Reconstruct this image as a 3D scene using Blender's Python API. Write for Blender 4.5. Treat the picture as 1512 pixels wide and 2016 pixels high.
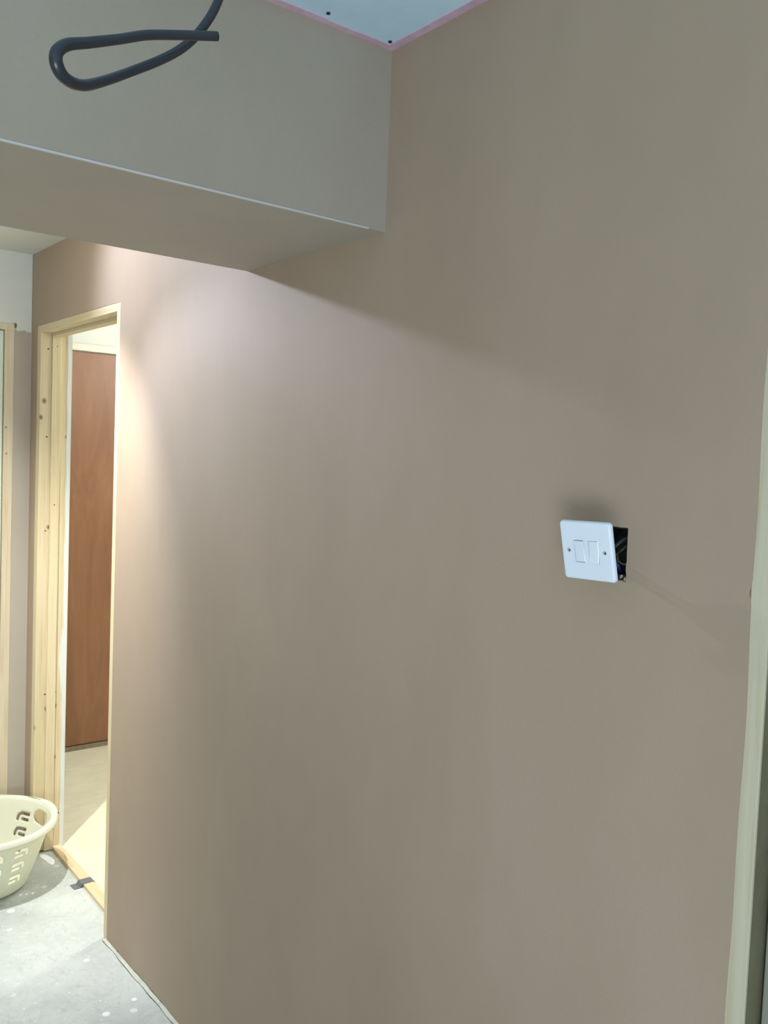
import bpy, bmesh, math, random
from mathutils import Vector, Matrix
from mathutils.geometry import delaunay_2d_cdt
random.seed(4)
for o in list(bpy.data.objects): bpy.data.objects.remove(o)
SC = bpy.context.scene; COL = SC.collection

# ------------------------------------------------------------ camera, light
YAW, PITCH, ROLL = .6714, -.0572, .0392
CAM = Vector((-1.0756, 0, 1.564))
f = Vector((math.sin(YAW)*math.cos(PITCH), math.cos(YAW)*math.cos(PITCH), math.sin(PITCH)))
r = Vector((math.cos(YAW), -math.sin(YAW), 0)); u = r.cross(f)
r2 = r*math.cos(ROLL)+u*math.sin(ROLL); u2 = -r*math.sin(ROLL)+u*math.cos(ROLL)
cd = bpy.data.cameras.new('camera'); cam = bpy.data.objects.new('camera', cd); COL.objects.link(cam)
cam.matrix_world = Matrix(((r2.x, u2.x, -f.x, CAM.x), (r2.y, u2.y, -f.y, CAM.y), (r2.z, u2.z, -f.z, CAM.z), (0, 0, 0, 1)))
cd.sensor_fit = 'VERTICAL'; cd.sensor_height = 24; cd.lens = 24*1765.43/2016; cd.clip_start = .02
SC.camera = cam
vs = SC.view_settings
vs.view_transform = 'Standard'; vs.look = 'None'; vs.gamma = 1; vs.use_curve_mapping = False; vs.exposure = 0

w = bpy.data.worlds.new('world'); SC.world = w; w.use_nodes = True
w.node_tree.nodes['Background'].inputs[0].default_value = (.55, .75, 1, 1)
w.node_tree.nodes['Background'].inputs[1].default_value = 1.0

def lamp(name, kind, loc, energy, color, aim=None, **kw):
    d = bpy.data.lights.new(name, kind); d.energy = energy; d.color = color
    for k, v in kw.items(): setattr(d, k, v)
    o = bpy.data.objects.new(name, d); COL.objects.link(o); o.location = loc
    if aim: o.rotation_euler = Vector(aim).to_track_quat('-Z', 'Y').to_euler()
    return o
LP = (-.53, 2.70, 2.255)
WARM = (1, .93, .84)
# four-headed ceiling spotlight of the lobby, hidden behind the bulkhead: heads turned to the right wall, to the doorway and down at the floor
COOL = (.80, .92, 1.20); NEUTRAL = (1, .99, .94)
lamp('spot_wall_far', 'SPOT', LP, 32, COOL, (.254, -.549, -.797), spot_size=math.radians(82), spot_blend=.6, shadow_soft_size=.022)
lamp('spot_wall_near', 'SPOT', LP, 19, COOL, (.837, -.46, -.29), spot_size=math.radians(112), spot_blend=.75, shadow_soft_size=.022)
lamp('spot_floor', 'SPOT', LP, 106, NEUTRAL, (.45, .11, -.885), spot_size=math.radians(66), spot_blend=1, shadow_soft_size=.018)
lamp('spot_basket', 'SPOT', LP, 80, NEUTRAL, (-.02, .34, -.94), spot_size=math.radians(88), spot_blend=.8, shadow_soft_size=.018)
lamp('lobby_glow', 'POINT', LP, 4, (1, .95, .85), shadow_soft_size=.022)
# added cool fill, low behind and left of the camera, tilted up
lamp('cool_fill', 'AREA', (-2.26, -1.05, .62), 51, (.80, .91, 1), (.62, .75, .95), shape='RECTANGLE', size=1.3, size_y=1.1)
# lamp in the room beyond the doorway
lamp('next_room_lamp', 'POINT', (1.45, 3.3, 2.2), 54, (1, .97, .90), shadow_soft_size=.12)

# ------------------------------------------------------------ helpers
def link(name, bm, mat, parent=None, smooth=False):
    bmesh.ops.recalc_face_normals(bm, faces=bm.faces[:])
    me = bpy.data.meshes.new(name); bm.to_mesh(me); bm.free()
    if smooth:
        for p in me.polygons: p.use_smooth = True
    if mat: me.materials.append(mat)
    o = bpy.data.objects.new(name, me); COL.objects.link(o)
    if parent: o.parent = parent; o.matrix_parent_inverse = parent.matrix_world.inverted() if False else Matrix.Identity(4)
    return o
def empty(name, loc=(0, 0, 0)):
    o = bpy.data.objects.new(name, None); COL.objects.link(o); o.location = loc; o.empty_display_size = .05; return o
def tag(o, label, cat, group=None):
    o['label'] = label; o['category'] = cat
    if group: o['group'] = group
    return o
def struct(o, label=None):
    o['kind'] = 'structure'
    if label: o['label'] = label
    return o
def box(bm, x0, x1, y0, y1, z0, z1, bev=0, seg=2):
    vs_ = [bm.verts.new((x, y, z)) for x in (x0, x1) for y in (y0, y1) for z in (z0, z1)]
    fs = [bm.faces.new([vs_[i] for i in q]) for q in ((0, 1, 3, 2), (4, 6, 7, 5), (0, 4, 5, 1), (2, 3, 7, 6), (0, 2, 6, 4), (1, 5, 7, 3))]
    if bev:
        es = list({e for fc in fs for e in fc.edges})
        bmesh.ops.bevel(bm, geom=es, offset=bev, segments=seg, affect='EDGES', profile=.5)
    return bm
def bx(*a, **k): return box(bmesh.new(), *a, **k)
def tube(bm, pts, rad, n=12, sub=8, cap=True):
    P = [Vector(p) for p in pts]
    rads = rad if isinstance(rad, (list, tuple)) else [rad]*len(P)
    path, rr = [], []
    for i in range(len(P)-1):
        p0 = P[max(i-1, 0)]; p1 = P[i]; p2 = P[i+1]; p3 = P[min(i+2, len(P)-1)]
        for k in range(sub):
            t = k/sub
            path.append(.5*((2*p1)+(p2-p0)*t+(2*p0-5*p1+4*p2-p3)*t*t+(3*p1-p0-3*p2+p3)*t**3)); rr.append(rads[i]*(1-t)+rads[i+1]*t)
    path.append(P[-1]); rr.append(rads[-1])
    T = [(path[min(i+1, len(path)-1)]-path[max(i-1, 0)]).normalized() for i in range(len(path))]
    nrm = T[0].orthogonal().normalized(); rings = []
    for i, p in enumerate(path):
        nrm = (nrm-T[i]*nrm.dot(T[i])).normalized(); b = T[i].cross(nrm)
        rings.append([bm.verts.new(p+rr[i]*(math.cos(2*math.pi*k/n)*nrm+math.sin(2*math.pi*k/n)*b)) for k in range(n)])
    for a, b in zip(rings, rings[1:]):
        for k in range(n): bm.faces.new((a[k], a[(k+1) % n], b[(k+1) % n], b[k]))
    if cap: bm.faces.new(rings[0][::-1]); bm.faces.new(rings[-1])
    return bm
def inpoly(p, poly):
    c = False; n = len(poly)
    for i in range(n):
        a, b = poly[i], poly[i-1]
        if (a[1] > p[1]) != (b[1] > p[1]) and p[0] < (b[0]-a[0])*(p[1]-a[1])/(b[1]-a[1])+a[0]: c = not c
    return c
def cdt(outer, holes, grid, merge=1e-5):
    """triangulate outer minus holes with a grid of inner points; returns verts, tris"""
    pts, edges = [], []
    for poly in [outer]+holes:
        n0 = len(pts); pts += [Vector(p) for p in poly]
        edges += [(n0+i, n0+(i+1) % len(poly)) for i in range(len(poly))]
    pts += [Vector(g) for g in grid]
    v, e, fc, *_ = delaunay_2d_cdt(pts, edges, [], 0, merge)
    out = []
    for t in fc:
        c = sum((v[i] for i in t), Vector((0, 0)))/len(t)
        if inpoly(c, outer) and not any(inpoly(c, h) for h in holes): out.append(t)
    return v, out
def cyl(bm, c, axis, rad, h, n=20, r2=None):
    axis = Vector(axis).normalized(); m = Matrix.Translation(Vector(c))@axis.to_track_quat('Z', 'Y').to_matrix().to_4x4()
    bmesh.ops.create_cone(bm, cap_ends=True, segments=n, radius1=rad, radius2=rad if r2 is None else r2, depth=h, matrix=m); return bm

# ------------------------------------------------------------ materials
class M:
    def __init__(s, name, col=(.5, .5, .5), rough=.6, **kw):
        s.m = bpy.data.materials.new(name); s.m.use_nodes = True; s.t = s.m.node_tree; s.b = s.t.nodes['Principled BSDF']
        s.b.inputs['Base Color'].default_value = (*col, 1); s.b.inputs['Roughness'].default_value = rough
        for k, v in kw.items(): s.b.inputs[k].default_value = v
        s.tc = s.t.nodes.new('ShaderNodeTexCoord')
    def map(s, scale=(1, 1, 1), loc=(0, 0, 0)):
        n = s.t.nodes.new('ShaderNodeMapping'); n.inputs['Scale'].default_value = scale; n.inputs['Location'].default_value = loc
        s.t.links.new(s.tc.outputs['Object'], n.inputs[0]); return n.outputs[0]
    def noise(s, scale, detail=3, rough=.5, vec=None, dist=0):
        n = s.t.nodes.new('ShaderNodeTexNoise'); n.inputs['Scale'].default_value = scale; n.inputs['Detail'].default_value = detail
        n.inputs['Roughness'].default_value = rough; n.inputs['Distortion'].default_value = dist
        s.t.links.new(vec or s.tc.outputs['Object'], n.inputs['Vector']); return n.outputs['Fac']
    def vor(s, scale, vec=None, feature='F1', rnd=1):
        n = s.t.nodes.new('ShaderNodeTexVoronoi'); n.feature = feature; n.inputs['Scale'].default_value = scale; n.inputs['Randomness'].default_value = rnd
        s.t.links.new(vec or s.tc.outputs['Object'], n.inputs['Vector']); return n.outputs['Distance']
    def ramp(s, fac, stops):
        n = s.t.nodes.new('ShaderNodeValToRGB'); e = n.color_ramp.elements
        for i, (p, c) in enumerate(stops):
            el = e[i] if i < 2 else e.new(p)
            el.position = p; el.color = (*c, 1) if not isinstance(c, (int, float)) else (c, c, c, 1)
        s.t.links.new(fac, n.inputs[0]); return n.outputs[0]
    def mix(s, fac, a, b, mode='MIX'):
        n = s.t.nodes.new('ShaderNodeMix'); n.data_type = 'RGBA'; n.blend_type = mode
        for sock, v in ((n.inputs[0], fac), (n.inputs[6], a), (n.inputs[7], b)):
            if isinstance(v, (int, float)): sock.default_value = v
            elif isinstance(v, tuple): sock.default_value = (*v, 1)
            else: s.t.links.new(v, sock)
        return n.outputs[2]
    def math(s, op, a, b=0):
        n = s.t.nodes.new('ShaderNodeMath'); n.operation = op
        for sock, v in ((n.inputs[0], a), (n.inputs[1], b)):
            if isinstance(v, (int, float)): sock.default_value = v
            else: s.t.links.new(v, sock)
        return n.outputs[0]
    def dist(s, pt, scale=(1, 1, 1)):
        n = s.t.nodes.new('ShaderNodeVectorMath'); n.operation = 'SUBTRACT'; n.inputs[1].default_value = pt; s.t.links.new(s.tc.outputs['Object'], n.inputs[0])
        k = s.t.nodes.new('ShaderNodeVectorMath'); k.operation = 'MULTIPLY'; k.inputs[1].default_value = scale; s.t.links.new(n.outputs[0], k.inputs[0])
        l = s.t.nodes.new('ShaderNodeVectorMath'); l.operation = 'LENGTH'; s.t.links.new(k.outputs[0], l.inputs[0]); return l.outputs['Value']
    def col(s, c): s.t.links.new(c, s.b.inputs['Base Color']); return s
    def bump(s, h, strength=.2, distance=.002):
        n = s.t.nodes.new('ShaderNodeBump'); n.inputs['Strength'].default_value = strength; n.inputs['Distance'].default_value = distance
        s.t.links.new(h, n.inputs['Height']); s.t.links.new(n.outputs[0], s.b.inputs['Normal']); return s

def plaster(name, base=(.415, .312, .226)):
    m = M(name, rough=.62)
    d = tuple(c*.90 for c in base); l = tuple(min(1, c*1.07)*k for c, k in zip(base, (1, 1.02, 1.06)))
    c = m.ramp(m.noise(1.6, 4, .6, m.map((1, 1, .55))), [(.32, d), (.52, base), (.72, l)])
    c = m.mix(m.ramp(m.noise(6, 3, .55, m.map((1, 1, .35), (3, 1, 2))), [(.45, 0.0), (.75, .35)]), c, tuple(x*.93 for x in base))
    c = m.mix(m.ramp(m.noise(220, 2), [(.35, 0.0), (.7, .25)]), c, tuple(x*.9 for x in base))
    m.col(c); m.bump(m.noise(5, 5, .6, m.map((1, 1, .6))), .25, .004)
    return m.m
PL = plaster('plaster')
PLB = plaster('plaster_bulkhead', (.42, .365, .295))

def pine(name, base=(.70, .59, .39), axis='z', knots=()):
    m = M(name, rough=.55)
    sc = {'z': (1, 1, .035), 'y': (1, .035, 1), 'x': (.035, 1, 1)}[axis]
    g = m.noise(90, 4, .6, m.map(sc), .6)
    c = m.ramp(g, [(.3, tuple(x*k for x, k in zip(base, (.90, .84, .72)))), (.5, base), (.75, tuple(min(1, x*1.1) for x in base))])
    g2 = m.noise(22, 3, .5, m.map(sc, (2, 3, 1)), .4)
    c = m.mix(m.ramp(g2, [(.5, 0.0), (.75, .45)]), c, tuple(x*k for x, k in zip(base, (.93, .84, .66))))
    for (x, y, z, rr) in knots:
        d = m.dist((x, y, z), (1, 1, .75))
        c = m.mix(m.ramp(m.math('DIVIDE', d, rr*1.25), [(.25, .95), (.50, .65), (.62, .28), (1, 0.0)]), c, (.22, .13, .06))
    m.col(c); m.bump(g, .12, .001); return m.m
YR = 3.450
KN = [(.017, YR, 1.738, .010), (.006, YR, 1.676, .009), (.041, YR, 1.262, .008), (.045, YR, .562, .009), (.077, YR, .568, .009),
      (-.003, YR, .492, .010), (-.006, YR, .755, .007), (-.008, YR, .890, .008), (.077, YR, .366, .009), (-.012, YR, .38, .008), (.103, YR, 1.606, .007), (.068, YR, 1.724, .006), (.05, YR, 1.9, .005)]
PINE = pine('pine_lining', knots=KN)
PINEH = pine('pine_head', axis='y', knots=[(.03, 3.1, 1.99, .007), (.03, 2.85, 1.99, .006), (.09, 3.3, 1.99, .007)])
PINEF = pine('pine_frame_orange', (.70, .60, .44), knots=[(-.090, 3.555, 1.634, .004), (-.087, 3.555, 1.535, .004)])
PINEG = pine('pine_grey', (.58, .52, .38))
STRIPW = pine('pine_strip', (.74, .56, .37), axis='y')

def concrete():
    m = M('concrete', rough=.75)
    c = m.ramp(m.noise(2.6, 6, .65), [(.30, (.42, .45, .44)), (.5, (.53, .565, .555)), (.68, (.62, .655, .635))])
    c = m.mix(m.ramp(m.noise(13, 5, .7, m.map((1, 1, 1), (5, 2, 0)), 1.5), [(.50, 0.0), (.68, .55)]), c, (.66, .67, .62))
    c = m.mix(m.ramp(m.noise(30, 4, .7, m.map((1, 1, 1), (1, 7, 0)), .8), [(.56, 0.0), (.72, .35)]), c, (.33, .345, .32))
    c = m.mix(m.ramp(m.noise(5, 3, .7, m.map((1, 1, 1), (9, 4, 0)), 3), [(.490, 0.0), (.5, .30), (.510, 0.0)]), c, (.30, .31, .28))
    v = m.math('ADD', m.vor(11, m.map((1, 1, 1), (.3, .8, 0))), m.math('MULTIPLY', m.noise(60, 2), .12))
    c = m.mix(m.ramp(v, [(.14, .75), (.20, 0.0)]), c, (.80, .81, .77))
    v = m.math('ADD', m.vor(34, m.map((1, 1, 1), (.1, .4, 0))), m.math('MULTIPLY', m.noise(90, 2), .15))
    c = m.mix(m.ramp(v, [(.15, .7), (.20, 0.0)]), c, (.82, .83, .79))
    for pt, rr in (((-.09, 2.62, 0), .010), ((-.05, 2.35, 0), .009), ((-.14, 2.33, 0), .012), ((-.19, 3.05, 0), .014)):
        c = m.mix(m.ramp(m.math('DIVIDE', m.dist(pt), rr), [(.7, .9), (1, 0.0)]), c, (.88, .89, .85))
    m.col(c); m.bump(m.noise(35, 6, .7), .25, .002); return m.m
CONC = concrete()
def flat(name, c, rough=.6, v=.05, scale=8, bump=0, **kw):
    m = M(name, c, rough, **kw)
    m.col(m.ramp(m.noise(scale, 4, .6), [(.3, tuple(x*(1-v) for x in c)), (.7, tuple(min(1, x*(1+v)) for x in c))]))
    if bump: m.bump(m.noise(scale*8, 3), bump, .001)
    return m.m
WHITEW = flat('white_paint', (.72, .74, .70), .6, .04, 3, .1)
CEILF = flat('cream_ceiling_paint', (.74, .73, .66), .6, .03, 3)
BOARD = flat('plasterboard_blue', (.60, .81, .94), .7, .03, 20, .1)
PINK = flat('pink_edge_tape', (.66, .47, .57), .7, .15, 25)
BOARDEDGE = flat('plasterboard_edge', (.48, .50, .42), .8, .12, 40)
PLASTIC = M('switch_plastic', (.82, .88, .97), .25).m
PLASTIC2 = M('switch_rocker_plastic', (.82, .88, .97), .2).m
STEEL = M('screw_steel', (.42, .43, .45), .35, Metallic=1.0).m
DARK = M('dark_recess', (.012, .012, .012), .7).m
BLACKS = M('black_screw', (.02, .018, .015), .5).m
GALV = flat('galvanised_steel', (.05, .05, .05), .45, .25, 60, Metallic=.6)
CABLE = M('grey_cable_sheath', (.024, .028, .036), .30).m
WB = M('blue_wire', (.006, .02, .12), .35).m; WBR = M('grey_wire', (.018, .02, .022), .4).m; WG = M('green_yellow_wire', (.07, .09, .015), .4).m; WBK = M('brown_wire', (.05, .02, .012), .4).m  # wire colours darkened to hold the shadow deep in the box
RUBBLE = flat('broken_plaster', (.42, .34, .26), .9, .3, 150, .5)
LEAF = flat('pale_green_door_paint', (.68, .76, .66), .4, .02, 3)
METAL = M('corner_bead', (.62, .64, .64), .4).m
TAPE = flat('grey_duct_tape', (.15, .165, .18), .45, .2, 60, .3)
def basketmat():
    m = M('basket_plastic', (.90, .90, .77), .38)
    m.b.inputs['Subsurface Weight'].default_value = 0
    tr = m.t.nodes.new('ShaderNodeBsdfTranslucent'); tr.inputs[0].default_value = (.85, .86, .62, 1)
    mx = m.t.nodes.new('ShaderNodeMixShader'); mx.inputs[0].default_value = .26
    out = m.t.nodes['Material Output']
    m.t.links.new(m.b.outputs[0], mx.inputs[1]); m.t.links.new(tr.outputs[0], mx.inputs[2]); m.t.links.new(mx.outputs[0], out.inputs[0])
    return m.m
BASK = basketmat()
def brown():
    m = M('brown_veneer', rough=.42)
    g = m.noise(7, 6, .65, m.map((1, 1, .16)), 1.6)
    c = m.ramp(g, [(.30, (.20, .087, .040)), (.5, (.245, .111, .052)), (.7, (.28, .134, .065))])
    c = m.mix(m.ramp(m.noise(160, 2, .5, m.map((1, 1, .05))), [(.4, 0.0), (.8, .25)]), c, (.24, .11, .06))
    m.col(c); return m.m
BROWN = brown()
def nextfloor():
    m = M('board_floor', rough=.6)
    c = m.ramp(m.noise(9, 5, .6, m.map((.6, 1, 1)), .6), [(.3, (.70, .66, .52)), (.55, (.77, .73, .58)), (.75, (.82, .78, .63))])
    c = m.mix(m.ramp(m.noise(40, 4, .6, m.map((.15, 1, 1))), [(.5, 0.0), (.75, .3)]), c, (.56, .50, .40))
    m.col(c); return m.m
NFL = nextfloor()
DUST = flat('pale_dusty_ledge', (.60, .61, .53), .8, .12, 30)
ROOMW = flat('left_room_paint', (.80, .79, .74), .7, .05, 3)

# ------------------------------------------------------------ room shell
XL, YB, YF = -2.4, -1.8, 3.557
ZN, ZF = 2.343, 2.2925
BY0, BY1, BZ = 1.384, 1.914, 2.002
bm = bx(XL-.1, .105, YB-.1, YF+.1, -.08, 0)
struct(link('floor', bm, CONC))
bm = bx(.109, 3.0, 2.2, 4.70, -.08, .004); o = struct(link('floor', bm, NFL))
# near ceiling: bare blue plasterboard with pink tape along its edges
ce = struct(link('ceiling', bx(XL-.1, .0, YB-.1, BY0+.01, ZN, ZN+.08), BOARD))
def wob_strip(pts_in, z0, z1):
    bm = bmesh.new(); top = [bm.verts.new((x, y, z1)) for x, y in pts_in]; bot = [bm.verts.new((x, y, z0)) for x, y in pts_in]
    bm.faces.new(top); bm.faces.new(bot[::-1])
    for i in range(len(top)): j = (i+1) % len(top); bm.faces.new((top[i], bot[i], bot[j], top[j]))
    return bm
n = 60
pin = [(-.017+random.uniform(-.002, .002), BY0-(BY0-YB)*i/n) for i in range(n+1)]
link('joint_tape', wob_strip([(0, BY0)]+pin+[(0, YB)], ZN-.0015, ZN+.001), PINK, ce)
pin = [(-.017+XL*i/n, BY0-.016+random.uniform(-.002, .002)) for i in range(n+1)]
link('joint_tape', wob_strip([(-.001, BY0)]+pin+[(XL-.02, BY0)], ZN-.0018, ZN+.001), PINK, ce)
for x, y in ((-.172, 1.349), (-.026, 1.358)):
    bm = bmesh.new(); cyl(bm, (x, y, ZN-.0012), (0, 0, 1), .0036, .0022, 16, .0036); link('screw', bm, BLACKS, ce)
struct(link('ceiling', bx(XL-.1, .0, BY1-.01, YF+.02, ZF, ZF+.13), CEILF))
struct(link('ceiling', bx(.12, 3.0, 2.2, 4.70, 2.34, 2.42), WHITEW))
# bulkhead
bh = struct(link('wall_bulkhead', bx(XL, .004, BY0, BY1, BZ, 2.46), PLB))
bm = bmesh.new(); box(bm, XL, -.04, BY0-.0012, BY0+.004, BZ-.0008, BZ+.0016); link('corner_bead', bm, METAL, bh)

# right wall: plaster skim with its openings, board behind it
DY0, DY1, DZ = 2.690, 3.487, 2.018
def wig(a, b, n, fn): return [(a+(b-a)*i/n, fn(a+(b-a)*i/n)) for i in range(n+1)]
ye = lambda z: .5945+.0012*math.sin(z*9)+.0009*math.sin(z*23+1)+(.003 if 1.40 < z < 1.43 else 0)
zb = lambda y: .011+.004*math.sin(y*14)+.003*math.sin(y*37)+.002*math.sin(y*90)-(.006 if y > 2.6 else 0)
outer = [(YB, .005), (-.24, .005), (-.24, 2.04)]
outer += [(ye(z), z) for z in [2.04-2.03*i/120 for i in range(121)]]
outer += [(y, max(.003, zb(y))) for y in [.63+(2.668-.63)*i/140 for i in range(141)]]
outer += [(DY0-.001, .004), (DY0-.001, DZ), (DY1, DZ), (DY1, .0), (YF, .0), (YF, 2.46), (YB, 2.46)]
HY0, HY1, HZ0, HZ1 = .788, .858, 1.404, 1.481
jj = lambda: random.uniform(-.0008, .0008)
hole = [(HY0+(HY1-HY0)*i/10, HZ0+jj()*2) for i in range(10)]+[(HY1+jj(), HZ0+(HZ1-HZ0)*i/10) for i in range(10)]+\
       [(HY1-(HY1-HY0)*i/10, HZ1+jj()*.6) for i in range(10)]+[(HY0+jj(), HZ1-(HZ1-HZ0)*i/10) for i in range(10)]
def in_wall(p): return inpoly(p, outer) and not inpoly(p, hole)
grid = [(YB+.05+.1*i, .05+.1*j) for i in range(54) for j in range(24)]
grid = [g for g in grid if in_wall(g)]
v, tr = cdt(outer, [hole], grid)
bm = bmesh.new()
V = [bm.verts.new((0, p.x, p.y)) for p in v]
F = [bm.faces.new([V[i] for i in t]) for t in tr]
ret = bmesh.ops.extrude_face_region(bm, geom=F)
for e in ret['geom']:
    if isinstance(e, bmesh.types.BMVert): e.co.x = .004
wr = struct(link('wall_right', bm, PL))
T = .116
bm = bmesh.new()
for y0, y1, z0, z1 in ((YB, -.24, 0, 2.46), (-.24, .595, 2.045, 2.46), (.5975, HY0, .0, 2.46), (HY1, DY0-.001, 0, 2.46), (HY0, HY1, 0, HZ0), (HY0, HY1, HZ1, 2.46), (DY0-.001, DY1, DZ, 2.46), (DY1, YF+.1, 0, 2.46)):
    box(bm, .004, T-.012, y0, y1, z0, z1)
link('wall_core', bm, BOARDEDGE, wr)
# white painted face on the far side of this wall, with its rough edge at the lining
bm = bmesh.new()
for y0, y1, z0, z1 in ((2.2, DY0, 0, 2.40), (DY0, DY1-.037, DZ-.022, 2.40), (DY1, 4.6, 0, 2.40)):
    box(bm, T-.012, T+.003, y0, y1, z0, z1)
edge = [(T-.013 - (.0125*max(0, 1-abs((z-.74)/.13))**.5 if .61 < z < .87 else 0) + .0012*math.sin(z*31), z) for z in [0.004+1.99*i/160 for i in range(161)]]
vt = [bm.verts.new((x, YR-.0015, z)) for x, z in edge]+[bm.verts.new((T+.003, YR-.0015, 1.994)), bm.verts.new((T+.003, YR-.0015, .004))]
fc = bm.faces.new(vt); rr_ = bmesh.ops.extrude_face_region(bm, geom=[fc])
for e in rr_['geom']:
    if isinstance(e, bmesh.types.BMVert): e.co.y = DY1
link('wall_face', bm, WHITEW, wr)
# pale ledge of exposed board and dust along the foot of the wall
bm = bmesh.new()
pts = [(-.0015-.0022*(1+math.sin(y*21))*.5-.001*math.sin(y*57), y) for y in [.64+(2.70-.64)*i/120 for i in range(121)]]
bot = [bm.verts.new((x-.005, y, .0005)) for x, y in pts]; top = [bm.verts.new((x*.4, y, .0065)) for x, y in pts]; bk = [bm.verts.new((.004, y, .0065)) for x, y in pts]
for i in range(120):
    bm.faces.new((bot[i], bot[i+1], top[i+1], top[i])); bm.faces.new((top[i], top[i+1], bk[i+1], bk[i]))
link('plaster_foot', bm, DUST, wr)
bm = bmesh.new()
A = [bm.verts.new((x-.0048, y, .0008)) for x, y in pts]; B = [bm.verts.new((x-.0048-.0020-.0008*math.sin(y*33), y, .0008)) for x, y in pts]
for i in range(120): bm.faces.new((A[i], A[i+1], B[i+1], B[i]))
link('floor_joint', bm, flat('dirty_joint', (.10, .11, .09), .9, .3, 60), wr)
# far wall: white above, bare plaster below, a rough line between
fw = struct(link('wall_far', bx(XL-.1, -.86, YF, YF+.10, 0, 2.46), WHITEW))
bm = bmesh.new(); box(bm, -.86, .0, YF+.002, YF+.10, 2.022, 2.46); box(bm, -.064, .0, YF+.002, YF+.10, 0, 2.022); link('white_upper', bm, WHITEW, fw)
pts = [(-.0645, 0)]+[(0, 0)]+[(x, 2.0+.0025*math.sin(x*160)+.0015*math.sin(x*410)-.02*x) for x in [0-.0645*i/40 for i in range(41)]]
v, tr = cdt(pts, [], [])
bm = bmesh.new(); V = [bm.verts.new((p.x, YF-.001, p.y)) for p in v]; F = [bm.faces.new([V[i] for i in t]) for t in tr]
ret = bmesh.ops.extrude_face_region(bm, geom=F)
for e in ret['geom']:
    if isinstance(e, bmesh.types.BMVert): e.co.y = YF+.002
link('bare_plaster', bm, plaster('plaster_patch', (.50, .44, .37)), fw)
# lump of plaster left beside the door frame's top corner
bm = bmesh.new(); bmesh.ops.create_icosphere(bm, subdivisions=3, radius=.0075, matrix=Matrix.Translation((-.0615, YF-.001, 2.018))@Matrix.Diagonal((.75, .35, 1.3, 1)))
for vv in bm.verts: vv.co += Vector((random.uniform(-1, 1), random.uniform(-.3, .3), random.uniform(-1, 1)))*.0007
link('plaster_blob', bm, plaster('plaster_dark', (.22, .16, .12)), fw, True)
# other walls, out of the picture, that close the room; the left one has an opening added for the fill
WY0, WY1, WZ0, WZ1 = -1.68, -.32, .10, 1.30
bm = bmesh.new()
for y0, y1, z0, z1 in ((YB-.1, WY0, 0, 2.46), (WY1, YF+.1, 0, 2.46), (WY0, WY1, 0, WZ0), (WY0, WY1, WZ1, 2.46)): box(bm, XL-.1, XL, y0, y1, z0, z1)
struct(link('wall_left', bm, ROOMW))
struct(link('wall_back', bx(XL-.1, .12, YB-.1, YB, 0, 2.46), ROOMW))
wn = struct(link('added_window', (lambda b: [box(b, XL-.08, XL-.03, WY0, WY0+.05, WZ0, WZ1), box(b, XL-.08, XL-.03, WY1-.05, WY1, WZ0, WZ1), box(b, XL-.08, XL-.03, WY0+.05, WY1-.05, WZ0, WZ0+.05), box(b, XL-.08, XL-.03, WY0+.05, WY1-.05, WZ1-.05, WZ1)][0])(bmesh.new()), WHITEW))  # unseen window frame, added to go with the cool fill
# next room: end wall with a brown door and white casing
struct(link('wall_next_room_end', bx(.12, 3.0, 4.555, 4.70, 0, 2.40), WHITEW))
struct(link('wall_next_room_side', bx(2.6, 2.7, 2.2, 4.60, 0, 2.40), WHITEW))
struct(link('wall_next_room_near', bx(.12, 2.7, 2.10, 2.20, 0, 2.40), WHITEW))
d2 = struct(empty('door_2', (.75, 4.54, 0)), 'flat reddish brown veneered door seen through the timber doorway')
def at(o, p):  # child of an empty that only has a location
    o.matrix_parent_inverse = Matrix.Translation(-p.location); return o
at(link('door_leaf', bx(.32, 1.10, 4.54, 4.552, .030, 2.051, bev=.0015), BROWN, d2), d2)
at(link('threshold', bx(.28, 1.14, 4.530, 4.554, .004, .026, bev=.002), flat('grey_timber', (.22, .18, .12), .7, .15, 40), d2), d2)
bm = bmesh.new(); box(bm, .26, 1.16, 4.522, 4.555, 2.056, 2.094, bev=.004); box(bm, .26, .318, 4.522, 4.555, 0.004, 2.056); box(bm, 1.102, 1.16, 4.522, 4.555, .004, 2.056)
at(link('door_casing', bm, flat('cream_gloss', (.70, .68, .58), .35, .02), d2), d2)

# ------------------------------------------------------------ doorway lining (door_1)
d1 = struct(empty('door_1', (.05, 3.09, 0)), 'bare pine door lining of the open doorway at the far end of the plastered wall')
LX0, LX1 = .0012, .107
def ch(name, bm, mat, par): return at(link(name, bm, mat, par), par)
jl = ch('jamb', bx(LX0, LX1, YR, DY1, .004, 2.018, bev=.0008, seg=1), PINE, d1)
ch('jamb', bx(LX0, LX1, DY0, DY0+.028, .004, 2.018, bev=.0008, seg=1), PINE, d1)
ch('head', bx(LX0, LX1, DY0+.028, YR, 1.992, 2.018, bev=.0008, seg=1), PINEH, d1)
ch('door_stop', bx(.042, .075, YR-.012, YR, .004, 1.992, bev=.001, seg=1), PINE, d1)
ch('door_stop', bx(.042, .075, DY0+.028, DY0+.040, .004, 1.992, bev=.001, seg=1), PINE, d1)
ch('door_stop', bx(.042, .075, DY0+.040, YR-.012, 1.980, 1.992, bev=.001, seg=1), PINEH, d1)
ch('packer', bx(.004, .10, YR+.002, DY1, .0, .004), DARK, d1)
def proj_y(px, py, Y):   # only used to read positions off once: photo point on a plane y = Y
    d = f+(px-756)/1765.43*r2-(py-1008)/1765.43*u2; t = (Y-CAM.y)/d.y; return CAM+t*d
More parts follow.
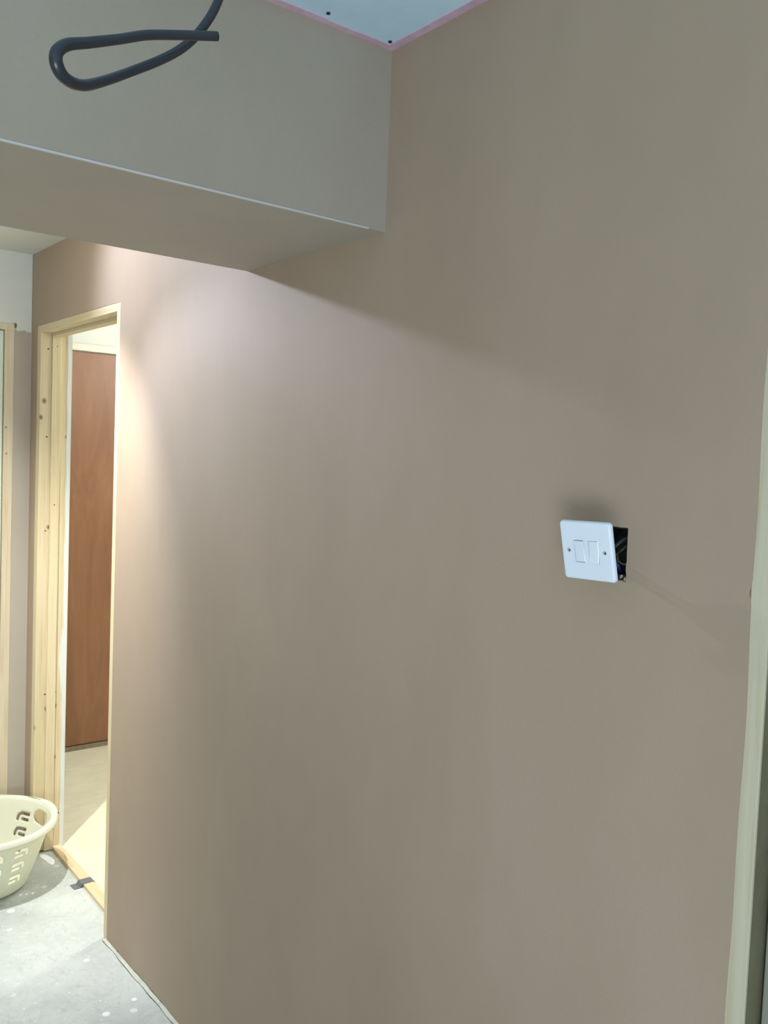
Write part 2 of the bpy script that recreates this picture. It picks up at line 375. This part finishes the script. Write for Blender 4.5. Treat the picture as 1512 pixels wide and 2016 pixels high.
for px, py, dy, rr in ((95, 687, 0, .0030), (92, 860, 0, .0030), (89, 1045, 0, .0026), (88, 1367, 0, .0030), (109, 1362, 0, .0024), (115, 1600, .0, .0022), (113, 682, -.012, .0018), (107, 994, -.012, .0022)):
    p = proj_y(px, py, YR+dy)
    if py == 1367: p.x = .0385
    bm = bmesh.new(); cyl(bm, (p.x, YR+dy-.0002, p.z), (0, 1, 0), rr, .0012, 14); ch('screw', bm, BLACKS, d1)

# door on the far wall (door_3)
d3 = struct(empty('door_3', (-.48, YF, 0)), 'pale green painted door in a timber frame on the far white wall')
bm = bmesh.new(); box(bm, -.098, -.0645, YF-.003, YF+.09, 0, 1.998, bev=.001); box(bm, -.86, -.0645, YF-.003, YF+.09, 1.998, 2.022, bev=.001); box(bm, -.90, -.862, YF-.003, YF+.09, 0, 2.022, bev=.001)
ch('door_frame', bm, PINEF, d3)
ch('door_leaf', bx(-.86, -.1005, YF+.004, YF+.042, .006, 1.995, bev=.002), LEAF, d3)
# near door at the right edge (door_4)
d4 = struct(empty('door_4', (.03, .17, 0)), 'near doorway at the right edge, pale timber lining edge and closed door')
bm = bmesh.new(); box(bm, .0012, .0062, .5705, .5970, .0, 2.045, bev=.0006, seg=1); ch('jamb_edge', bm, PINEG, d4)
bm = bmesh.new(); box(bm, .0064, .11, .5712, .5970, .0, 2.045); ch('jamb', bm, flat('shaded_jamb_wood', (.17, .155, .095), .6, .12, 30), d4)  # shade on the jamb's inner face is put into a darker wood colour
bm = bmesh.new(); box(bm, .0012, .11, -.24, -.213, .0, 2.045); ch('jamb', bm, PINEG, d4)
bm = bmesh.new(); box(bm, .0012, .11, -.213, .5705, 2.02, 2.045); ch('head', bm, PINEG, d4)
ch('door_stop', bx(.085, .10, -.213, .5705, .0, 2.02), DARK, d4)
bm = bmesh.new(); box(bm, .038, .078, -.209, .5665, .006, 2.016, bev=.002); ch('door_leaf', bm, flat('grey_green_door', (.30, .30, .23), .5, .05), d4)

# ------------------------------------------------------------ threshold strip and tape
bm = bmesh.new()
q = [(.0585, 2.80), (.077, 3.445), (.1085, 3.445), (.1045, 3.10), (.1010, 2.80)]
q = [(.0575, 2.72), (.077, 3.449), (.1085, 3.449), (.1035, 3.0), (.0985, 2.72)]
top = [bm.verts.new((x, y, .012)) for x, y in q]; bt = [bm.verts.new((x, y, 0)) for x, y in q]
bm.faces.new(top); bm.faces.new(bt[::-1])
for i in range(5): j = (i+1) % 5; bm.faces.new((top[i], bt[i], bt[j], top[j]))
ts = link('threshold_strip', bm, STRIPW)
tag(ts, 'thin bare timber strip lying across the doorway floor between concrete and board', 'threshold')
# faint stamped print on the strip
bm = bmesh.new()
for k in range(9):
    y = 3.335-.013*k+(.004 if k > 4 else 0); x = .0815-.0004*k
    if k == 4: continue
    box(bm, x, x+.0012, y, y+.006, .0121, .0123); box(bm, x+.007, x+.0082, y, y+.006, .0121, .0123); box(bm, x, x+.008, y, y+.0012, .0121, .0123)
    if k % 2: box(bm, x+.0035, x+.0045, y, y+.006, .0121, .0123)
link('printed_mark', bm, flat('stamp_ink', (.36, .24, .15), .8), ts)
bm = bmesh.new()
prof = [(.032, .0012), (.056, .0014), (.0625, .0130), (.1045, .0131), (.1075, .0068)]
A = [bm.verts.new((x+random.uniform(-.0006, .0006), 3.118+.0016*math.sin(i*2), z)) for i, (x, z) in enumerate(prof)]
B = [bm.verts.new((x+.001, 3.078+.0016*math.sin(i*3), z)) for i, (x, z) in enumerate(prof)]
for i in range(4): bm.faces.new((A[i], A[i+1], B[i+1], B[i]))
tp = link('tape_strip', bm, TAPE); md = tp.modifiers.new('s', 'SOLIDIFY'); md.thickness = .0008; md.offset = 1
tag(tp, 'short piece of dark grey tape stuck across the timber threshold strip', 'tape')

# ------------------------------------------------------------ laundry basket
BC = Vector((-.222, 3.285, 0)); HB = .236; RB, RT = .142, .230
def prof_r(z): return RB+(RT-RB)*(max(0, z)/HB)**.85
def offset_poly(line, wd, n=6):
    """round-capped stroke outline of a polyline"""
    L = [Vector(p) for p in line]; left, right = [], []
    for i, p in enumerate(L):
        t = (L[min(i+1, len(L)-1)]-L[max(i-1, 0)]).normalized(); nn = Vector((-t.y, t.x))
        left.append(p+nn*wd); right.append(p-nn*wd)
    def capp(c, a, sgn): return [c+wd*Vector((math.cos(a-sgn*math.pi*k/n), math.sin(a-sgn*math.pi*k/n))) for k in range(1, n)]
    t = (L[-1]-L[-2]).normalized(); a = math.atan2(t.x, -t.y)
    e1 = capp(L[-1], math.atan2((left[-1]-L[-1]).y, (left[-1]-L[-1]).x), 1)
    e0 = capp(L[0], math.atan2((right[0]-L[0]).y, (right[0]-L[0]).x), 1)
    return [tuple(p) for p in left+e1+right[::-1]+e0]
RR = .187                                         # unrolling radius: s = angle*RR
HAND = [math.radians(8), math.radians(188)]       # handle directions
holes = []
def motif(th, z):
    s = th*RR
    # seen from outside: bar that bends down at its right end, short slot under it
    L = [(-.022, .010), (.004, .011)]+[(.004+.015*math.sin(a), -.004+.015*math.cos(a)) for a in [math.pi/2*k/6 for k in range(1, 7)]]+[(.0195, -.010)]
    for line, wd in ((L, .0056), ([(-.022, -.009), (.0015, -.008)], .0052)):
        holes.append([(s+x*1.0, z+y) for x, y in offset_poly(line, wd)])
# angles increase counter-clockwise seen from above, which runs left to right seen from outside
COLS = [math.radians(a) for a in (-68, -94, -120, -146, 34, 130, 154, 219)]
for c in COLS:
    if c > math.pi: c -= 2*math.pi
    for z in (.072, .123, .174): motif(c, z)
for h in HAND:
    if h > math.pi: h -= 2*math.pi
    hp = [(h*RR+.043*math.cos(a), .190+(.026+.004*math.cos(2*a))*math.sin(a)) for a in [2*math.pi*k/32 for k in range(32)]]
    holes.append(hp)
s0, s1 = -math.pi*RR, math.pi*RR
NS = 160
outer = [(s0+(s1-s0)*i/NS, .012) for i in range(NS+1)]+[(s1, .012+(HB-.012)*i/24) for i in range(1, 24)]+[(s1-(s1-s0)*i/NS, HB) for i in range(NS+1)]+[(s0, HB-(HB-.012)*i/24) for i in range(1, 24)]
def nearhole(g):
    return any(inpoly(g, h) for h in holes)
bh_ = [(min(p[0] for p in h), max(p[0] for p in h), min(p[1] for p in h), max(p[1] for p in h)) for h in holes]
grid = []
for i in range(1, NS):
    for j in range(1, 24):
        g = (s0+(s1-s0)*i/NS, .012+(HB-.012)*j/24)
        if any(b[0] < g[0] < b[1] and b[2] < g[1] < b[3] and inpoly(g, h) for b, h in zip(bh_, holes)): continue
        grid.append(g)
pts, edges = [], []
for poly in [outer]+holes:
    n0 = len(pts); pts += [Vector(p) for p in poly]; edges += [(n0+i, n0+(i+1) % len(poly)) for i in range(len(poly))]
pts += [Vector(g) for g in grid]
v, e_, fc, *_ = delaunay_2d_cdt(pts, edges, [], 0, 1e-6)
bm = bmesh.new()
def b3(s, z): a = s/RR; R_ = prof_r(z); return (R_*math.cos(a), R_*math.sin(a), z)
V = [bm.verts.new(b3(p.x, p.y)) for p in v]
for t in fc:
    c = sum((v[i] for i in t), Vector((0, 0)))/len(t)
    if any(b[0] < c[0] < b[1] and b[2] < c[1] < b[3] and inpoly(c, h) for b, h in zip(bh_, holes)): continue
    bm.faces.new([V[i] for i in t])
# rounded foot and base
rings = [[bm.verts.new((R_*math.cos(2*math.pi*i/NS-math.pi), R_*math.sin(2*math.pi*i/NS-math.pi), z)) for i in range(NS)] for R_, z in ((prof_r(.012), .012), (RB-.001, .006), (RB-.006, .0025), (RB-.013, .0015), (RB*.5, .0015))]
for a, b in zip(rings, rings[1:]):
    for k in range(NS): bm.faces.new((a[k], a[(k+1) % NS], b[(k+1) % NS], b[k]))
bm.faces.new(rings[-1])
bmesh.ops.remove_doubles(bm, verts=bm.verts[:], dist=1e-5)
bk = empty('laundry_basket', BC); tag(bk, 'round cream plastic laundry basket with curved slots and oval handle holes on the concrete floor', 'laundry basket')
bo = link('basket_body', bm, BASK, bk, True); md = bo.modifiers.new('s', 'SOLIDIFY'); md.thickness = .0026; md.offset = -1
# rim: flat lip with a turned down skirt
bm = bmesh.new(); prof = [(RT-.003, HB-.003), (RT-.001, HB+.002), (RT+.004, HB+.0045), (RT+.011, HB+.0035), (RT+.016, HB-.002), (RT+.0175, HB-.012), (RT+.0185, HB-.016), (RT+.0165, HB-.0162), (RT+.0145, HB-.010), (RT+.010, HB-.001), (RT+.002, HB-.0005), (RT-.001, HB-.005)]
N2 = 128; rings = []
for k in range(N2):
    a = 2*math.pi*k/N2; bul = max(math.exp(-((a-h+math.pi) % (2*math.pi)-math.pi)**2/.12) for h in HAND)
    rings.append([bm.verts.new(((R_+(.010*bul if R_ > RT+.003 else 0))*math.cos(a), (R_+(.010*bul if R_ > RT+.003 else 0))*math.sin(a), z+.002*bul)) for R_, z in prof])
for k in range(N2):
    a, b = rings[k], rings[(k+1) % N2]
    for i in range(len(prof)): j = (i+1) % len(prof); bm.faces.new((a[i], a[j], b[j], b[i]))
link('rim', bm, BASK, bk, True)
# remains of a green sticker on the rim
bm = bmesh.new()
for a0, a1, r0, r1 in ((.52, .60, .0035, .008), (.42, .52, .003, .0115), (.34, .40, .004, .010)):
    n = 6; A = [bm.verts.new(((RT+r0)*math.cos(a0+(a1-a0)*i/n), (RT+r0)*math.sin(a0+(a1-a0)*i/n), HB+.0062+.0008)) for i in range(n+1)]
    B = [bm.verts.new(((RT+r1+.001*math.sin(i*2.2))*math.cos(a0+(a1-a0)*i/n), (RT+r1)*math.sin(a0+(a1-a0)*i/n), HB+.0052+.0008)) for i in range(n+1)]
    for i in range(n): bm.faces.new((A[i], A[i+1], B[i+1], B[i]))
st = link('sticker', bm, flat('faded_green_sticker', (.40, .50, .38), .5, .3, 90), bk); st['label'] = 'torn faded green sticker on the rim'
md = st.modifiers.new('s', 'SOLIDIFY'); md.thickness = .0004

# ------------------------------------------------------------ light switch hanging off its wall box
sw = empty('light_switch', (-.065, .809, 1.447)); sw.rotation_euler = (-.022, -.226, .064)
tag(sw, 'white two gang light switch plate hanging loose in front of its wall hole', 'light switch')
# local: front faces -x, +y is left in the photo, z up
S2 = .043; TH = .0085
def rrect(hy, hz, rad, n=6):
    out = []
    for cy, cz, a0 in ((hy-rad, hz-rad, 0), (-hy+rad, hz-rad, 90), (-hy+rad, -hz+rad, 180), (hy-rad, -hz+rad, 270)):
        for k in range(n+1): a = math.radians(a0+90*k/n); out.append((cy+rad*math.cos(a), cz+rad*math.sin(a)))
    return out
bm = bmesh.new(); lay = []
for ins, x, rad in ((.0012, TH, .004), (0, TH-.002, .005), (.0, .0035, .005), (.0010, .0012, .0045), (.0030, .0002, .004), (.006, 0, .003)):
    lay.append([bm.verts.new((x, y, z)) for y, z in rrect(S2-ins, S2-ins, rad)])
for a, b in zip(lay, lay[1:]):
    for k in range(len(a)): j = (k+1) % len(a); bm.faces.new((a[k], a[j], b[j], b[k]))
bm.faces.new(lay[0])
# front face with two rocker openings and two screw sinks
RK = [(.0120, -.0005), (-.0120, -.0005)]; RH = (.0088, .0165)
outer = [(p.co.y, p.co.z) for p in lay[-1]]
rh = [[(cy+y, cz+z) for y, z in rrect(RH[0], RH[1], .0018, 3)] for cy, cz in RK]
sh = [[(sy+.0030*math.cos(2*math.pi*k/20), .0030*math.sin(2*math.pi*k/20)) for k in range(20)] for sy in (.03015, -.03015)]
v, tr = cdt(outer, rh+sh, [], 1e-7)
V = [bm.verts.new((0, p.x, p.y)) for p in v]
for t in tr: bm.faces.new([V[i] for i in t])
for h in rh+sh:
    dpt = .004; a = [bm.verts.new((0, y, z)) for y, z in h]; b = [bm.verts.new((dpt, y, z)) for y, z in h]
    for k in range(len(a)): j = (k+1) % len(a); bm.faces.new((a[k], a[j], b[j], b[k]))
    bm.faces.new(b)
bmesh.ops.remove_doubles(bm, verts=bm.verts[:], dist=1e-6)
pl = link('switch_plate', bm, PLASTIC, sw)
for i, (cy, cz) in enumerate(RK):
    bm = bmesh.new(); hy, hz = RH[0]-.0008, RH[1]-.0009
    lo, hi = (-.0022, .0008) if i == 0 else (.0008, -.0022)      # one up, one down
    lo, hi = (.0006, -.0024) if i == 0 else (-.0024, .0006)
    def fx(z): t = (z+hz)/(2*hz); return lo*(1-t)+hi*t+.0012*math.sin(math.pi*t)
    rows = []
    for k in range(9):
        z = -hz+2*hz*k/8; rows.append([bm.verts.new((fx(z)+d, cy+y, cz+z)) for y, d in ((-hy, .0006), (-hy+.0008, 0), (hy-.0008, 0), (hy, .0006))])
    for a, b in zip(rows, rows[1:]):
        for k in range(3): bm.faces.new((a[k], a[k+1], b[k+1], b[k]))
    per = [rw[0] for rw in rows]+rows[-1][1:]+[rw[3] for rw in rows[-2::-1]]+[rows[0][2], rows[0][1]]
    bb = [bm.verts.new((.0045, p.co.y, p.co.z)) for p in per]
    for k in range(len(per)): j = (k+1) % len(per); bm.faces.new((per[k], per[j], bb[j], bb[k]))
    bm.faces.new(bb); link('rocker', bm, PLASTIC2, sw)
for sy in (.03015, -.03015):
    bm = bmesh.new(); cyl(bm, (.0014, sy, 0), (1, 0, 0), .0026, .003, 20)
    s_ = link('screw', bm, flat('screw_cap_grey', (.50, .52, .55), .4, .05), sw)
    bm = bmesh.new(); box(bm, -.0003, .0001, sy-.0024, sy+.0002, -.0011, .0011); link('screw_slot', bm, DARK, s_)
bm = bmesh.new(); box(bm, TH-.001, TH+.016, -.026, .026, -.019, .019, bev=.002); link('switch_back', bm, M('switch_body', (.55, .57, .60), .5).m, sw)
# metal back box in the wall
bb_ = empty('back_box', (.045, .823, 1.4425)); tag(bb_, 'dark metal back box full of wires sunk in the wall behind the loose switch', 'back box')
bm = bmesh.new(); y0, y1, z0, z1 = HY0+.0005, HY1-.0005, HZ0+.006, HZ1-.001
box(bm, .055, .0565, y0, y1, z0, z1)
for a in ((.008, .0565, y0, y0+.0012, z0, z1), (.008, .0565, y1-.0012, y1, z0, z1), (.008, .0565, y0, y1, z0, z0+.0012), (.008, .0565, y0, y1, z1-.0012, z1)): box(bm, *a)
o = at(link('box_shell', bm, GALV, bb_), bb_)
bm = bmesh.new()
for k in range(26):
    m_ = Matrix.Translation((random.uniform(.001, .010), random.uniform(HY0+.002, HY1-.002), HZ0+random.uniform(.001, .0075)))@Matrix.Rotation(random.uniform(0, 3), 4, 'X')@Matrix.Diagonal((1, random.uniform(.8, 1.6), random.uniform(.5, 1), 1))
    bmesh.ops.create_icosphere(bm, subdivisions=1, radius=random.uniform(.0014, .0030), matrix=m_)
o = at(link('broken_plaster', bm, RUBBLE, bb_), bb_); o['label'] = 'crumbled plaster along the lower edge of the box'
def wire(pts, rad, mat, name='wire', label=None):
    bm = tube(bmesh.new(), pts, rad, 8, 6); o = at(link(name, bm, mat, bb_, True), bb_)
    if label: o['label'] = label
wire([(.05, .84, 1.470), (.03, .835, 1.452), (.012, .822, 1.446), (.004, .812, 1.452), (.02, .80, 1.468), (.045, .795, 1.475)], .0030, WBR, label='dark grey cable sheath')
wire([(.05, .797, 1.478), (.025, .798, 1.462), (.012, .806, 1.447), (.008, .818, 1.440), (-.02, .823, 1.442), (-.048, .822, 1.444)], .0022, WBR, label='grey wire')
wire([(.05, .835, 1.447), (.02, .828, 1.443), (.008, .815, 1.434), (.006, .806, 1.424), (.020, .812, 1.414), (.05, .825, 1.412)], .0024, WB, label='blue wire')
wire([(.045, .828, 1.425), (.018, .822, 1.428), (.009, .810, 1.431), (.008, .812, 1.420), (-.01, .822, 1.428), (-.046, .815, 1.436)], .0024, WB, label='blue wire')
wire([(.05, .822, 1.455), (.018, .816, 1.448), (.006, .808, 1.434), (.005, .799, 1.428), (.007, .792, 1.429), (.02, .790, 1.437), (.05, .795, 1.45)], .0013, WG, label='green and yellow wire')
wire([(.05, .80, 1.425), (.015, .795, 1.433), (.006, .791, 1.4395), (.012, .790, 1.446), (.05, .80, 1.45)], .0014, WG, label='green and yellow wire')
wire([(.05, .850, 1.43), (.01, .842, 1.436), (-.02, .830, 1.440), (-.047, .812, 1.450)], .0022, WBK, label='brown wire')

# ------------------------------------------------------------ dangling cable
def ray(px, py, t): d = f+(px-756)/1765.43*r2-(py-1008)/1765.43*u2; return CAM+t*d
path = [(438, -330, .93), (450, -170, .91), (444, -60, .89), (428, 5, .875), (398, 56, .865), (362, 92, .86), (318, 117, .85), (255, 142, .83), (200, 161, .80), (160, 168, .775),
        (128, 154, .755), (112, 128, .745), (112, 103, .745), (133, 88, .755), (175, 84, .77), (235, 77, .79), (290, 69, .81), (350, 69, .83), (428, 71.5, .85)]
P3 = [ray(*p) for p in path]
top = P3[0].copy(); top.z = ZN+.01; top.x += .01
pts = [top]+P3
bm = tube(bmesh.new(), pts, [.0044]*9+[.0046, .0050, .0054, .0056, .0055, .0052, .0048]+[.0044]*(len(pts)-16), 16, 8)
cb = link('electric_cable', bm, CABLE, None, True)
tag(cb, 'dark grey electric cable hanging from the ceiling in a folded loop', 'cable')
print('cable top', P3[0], top)
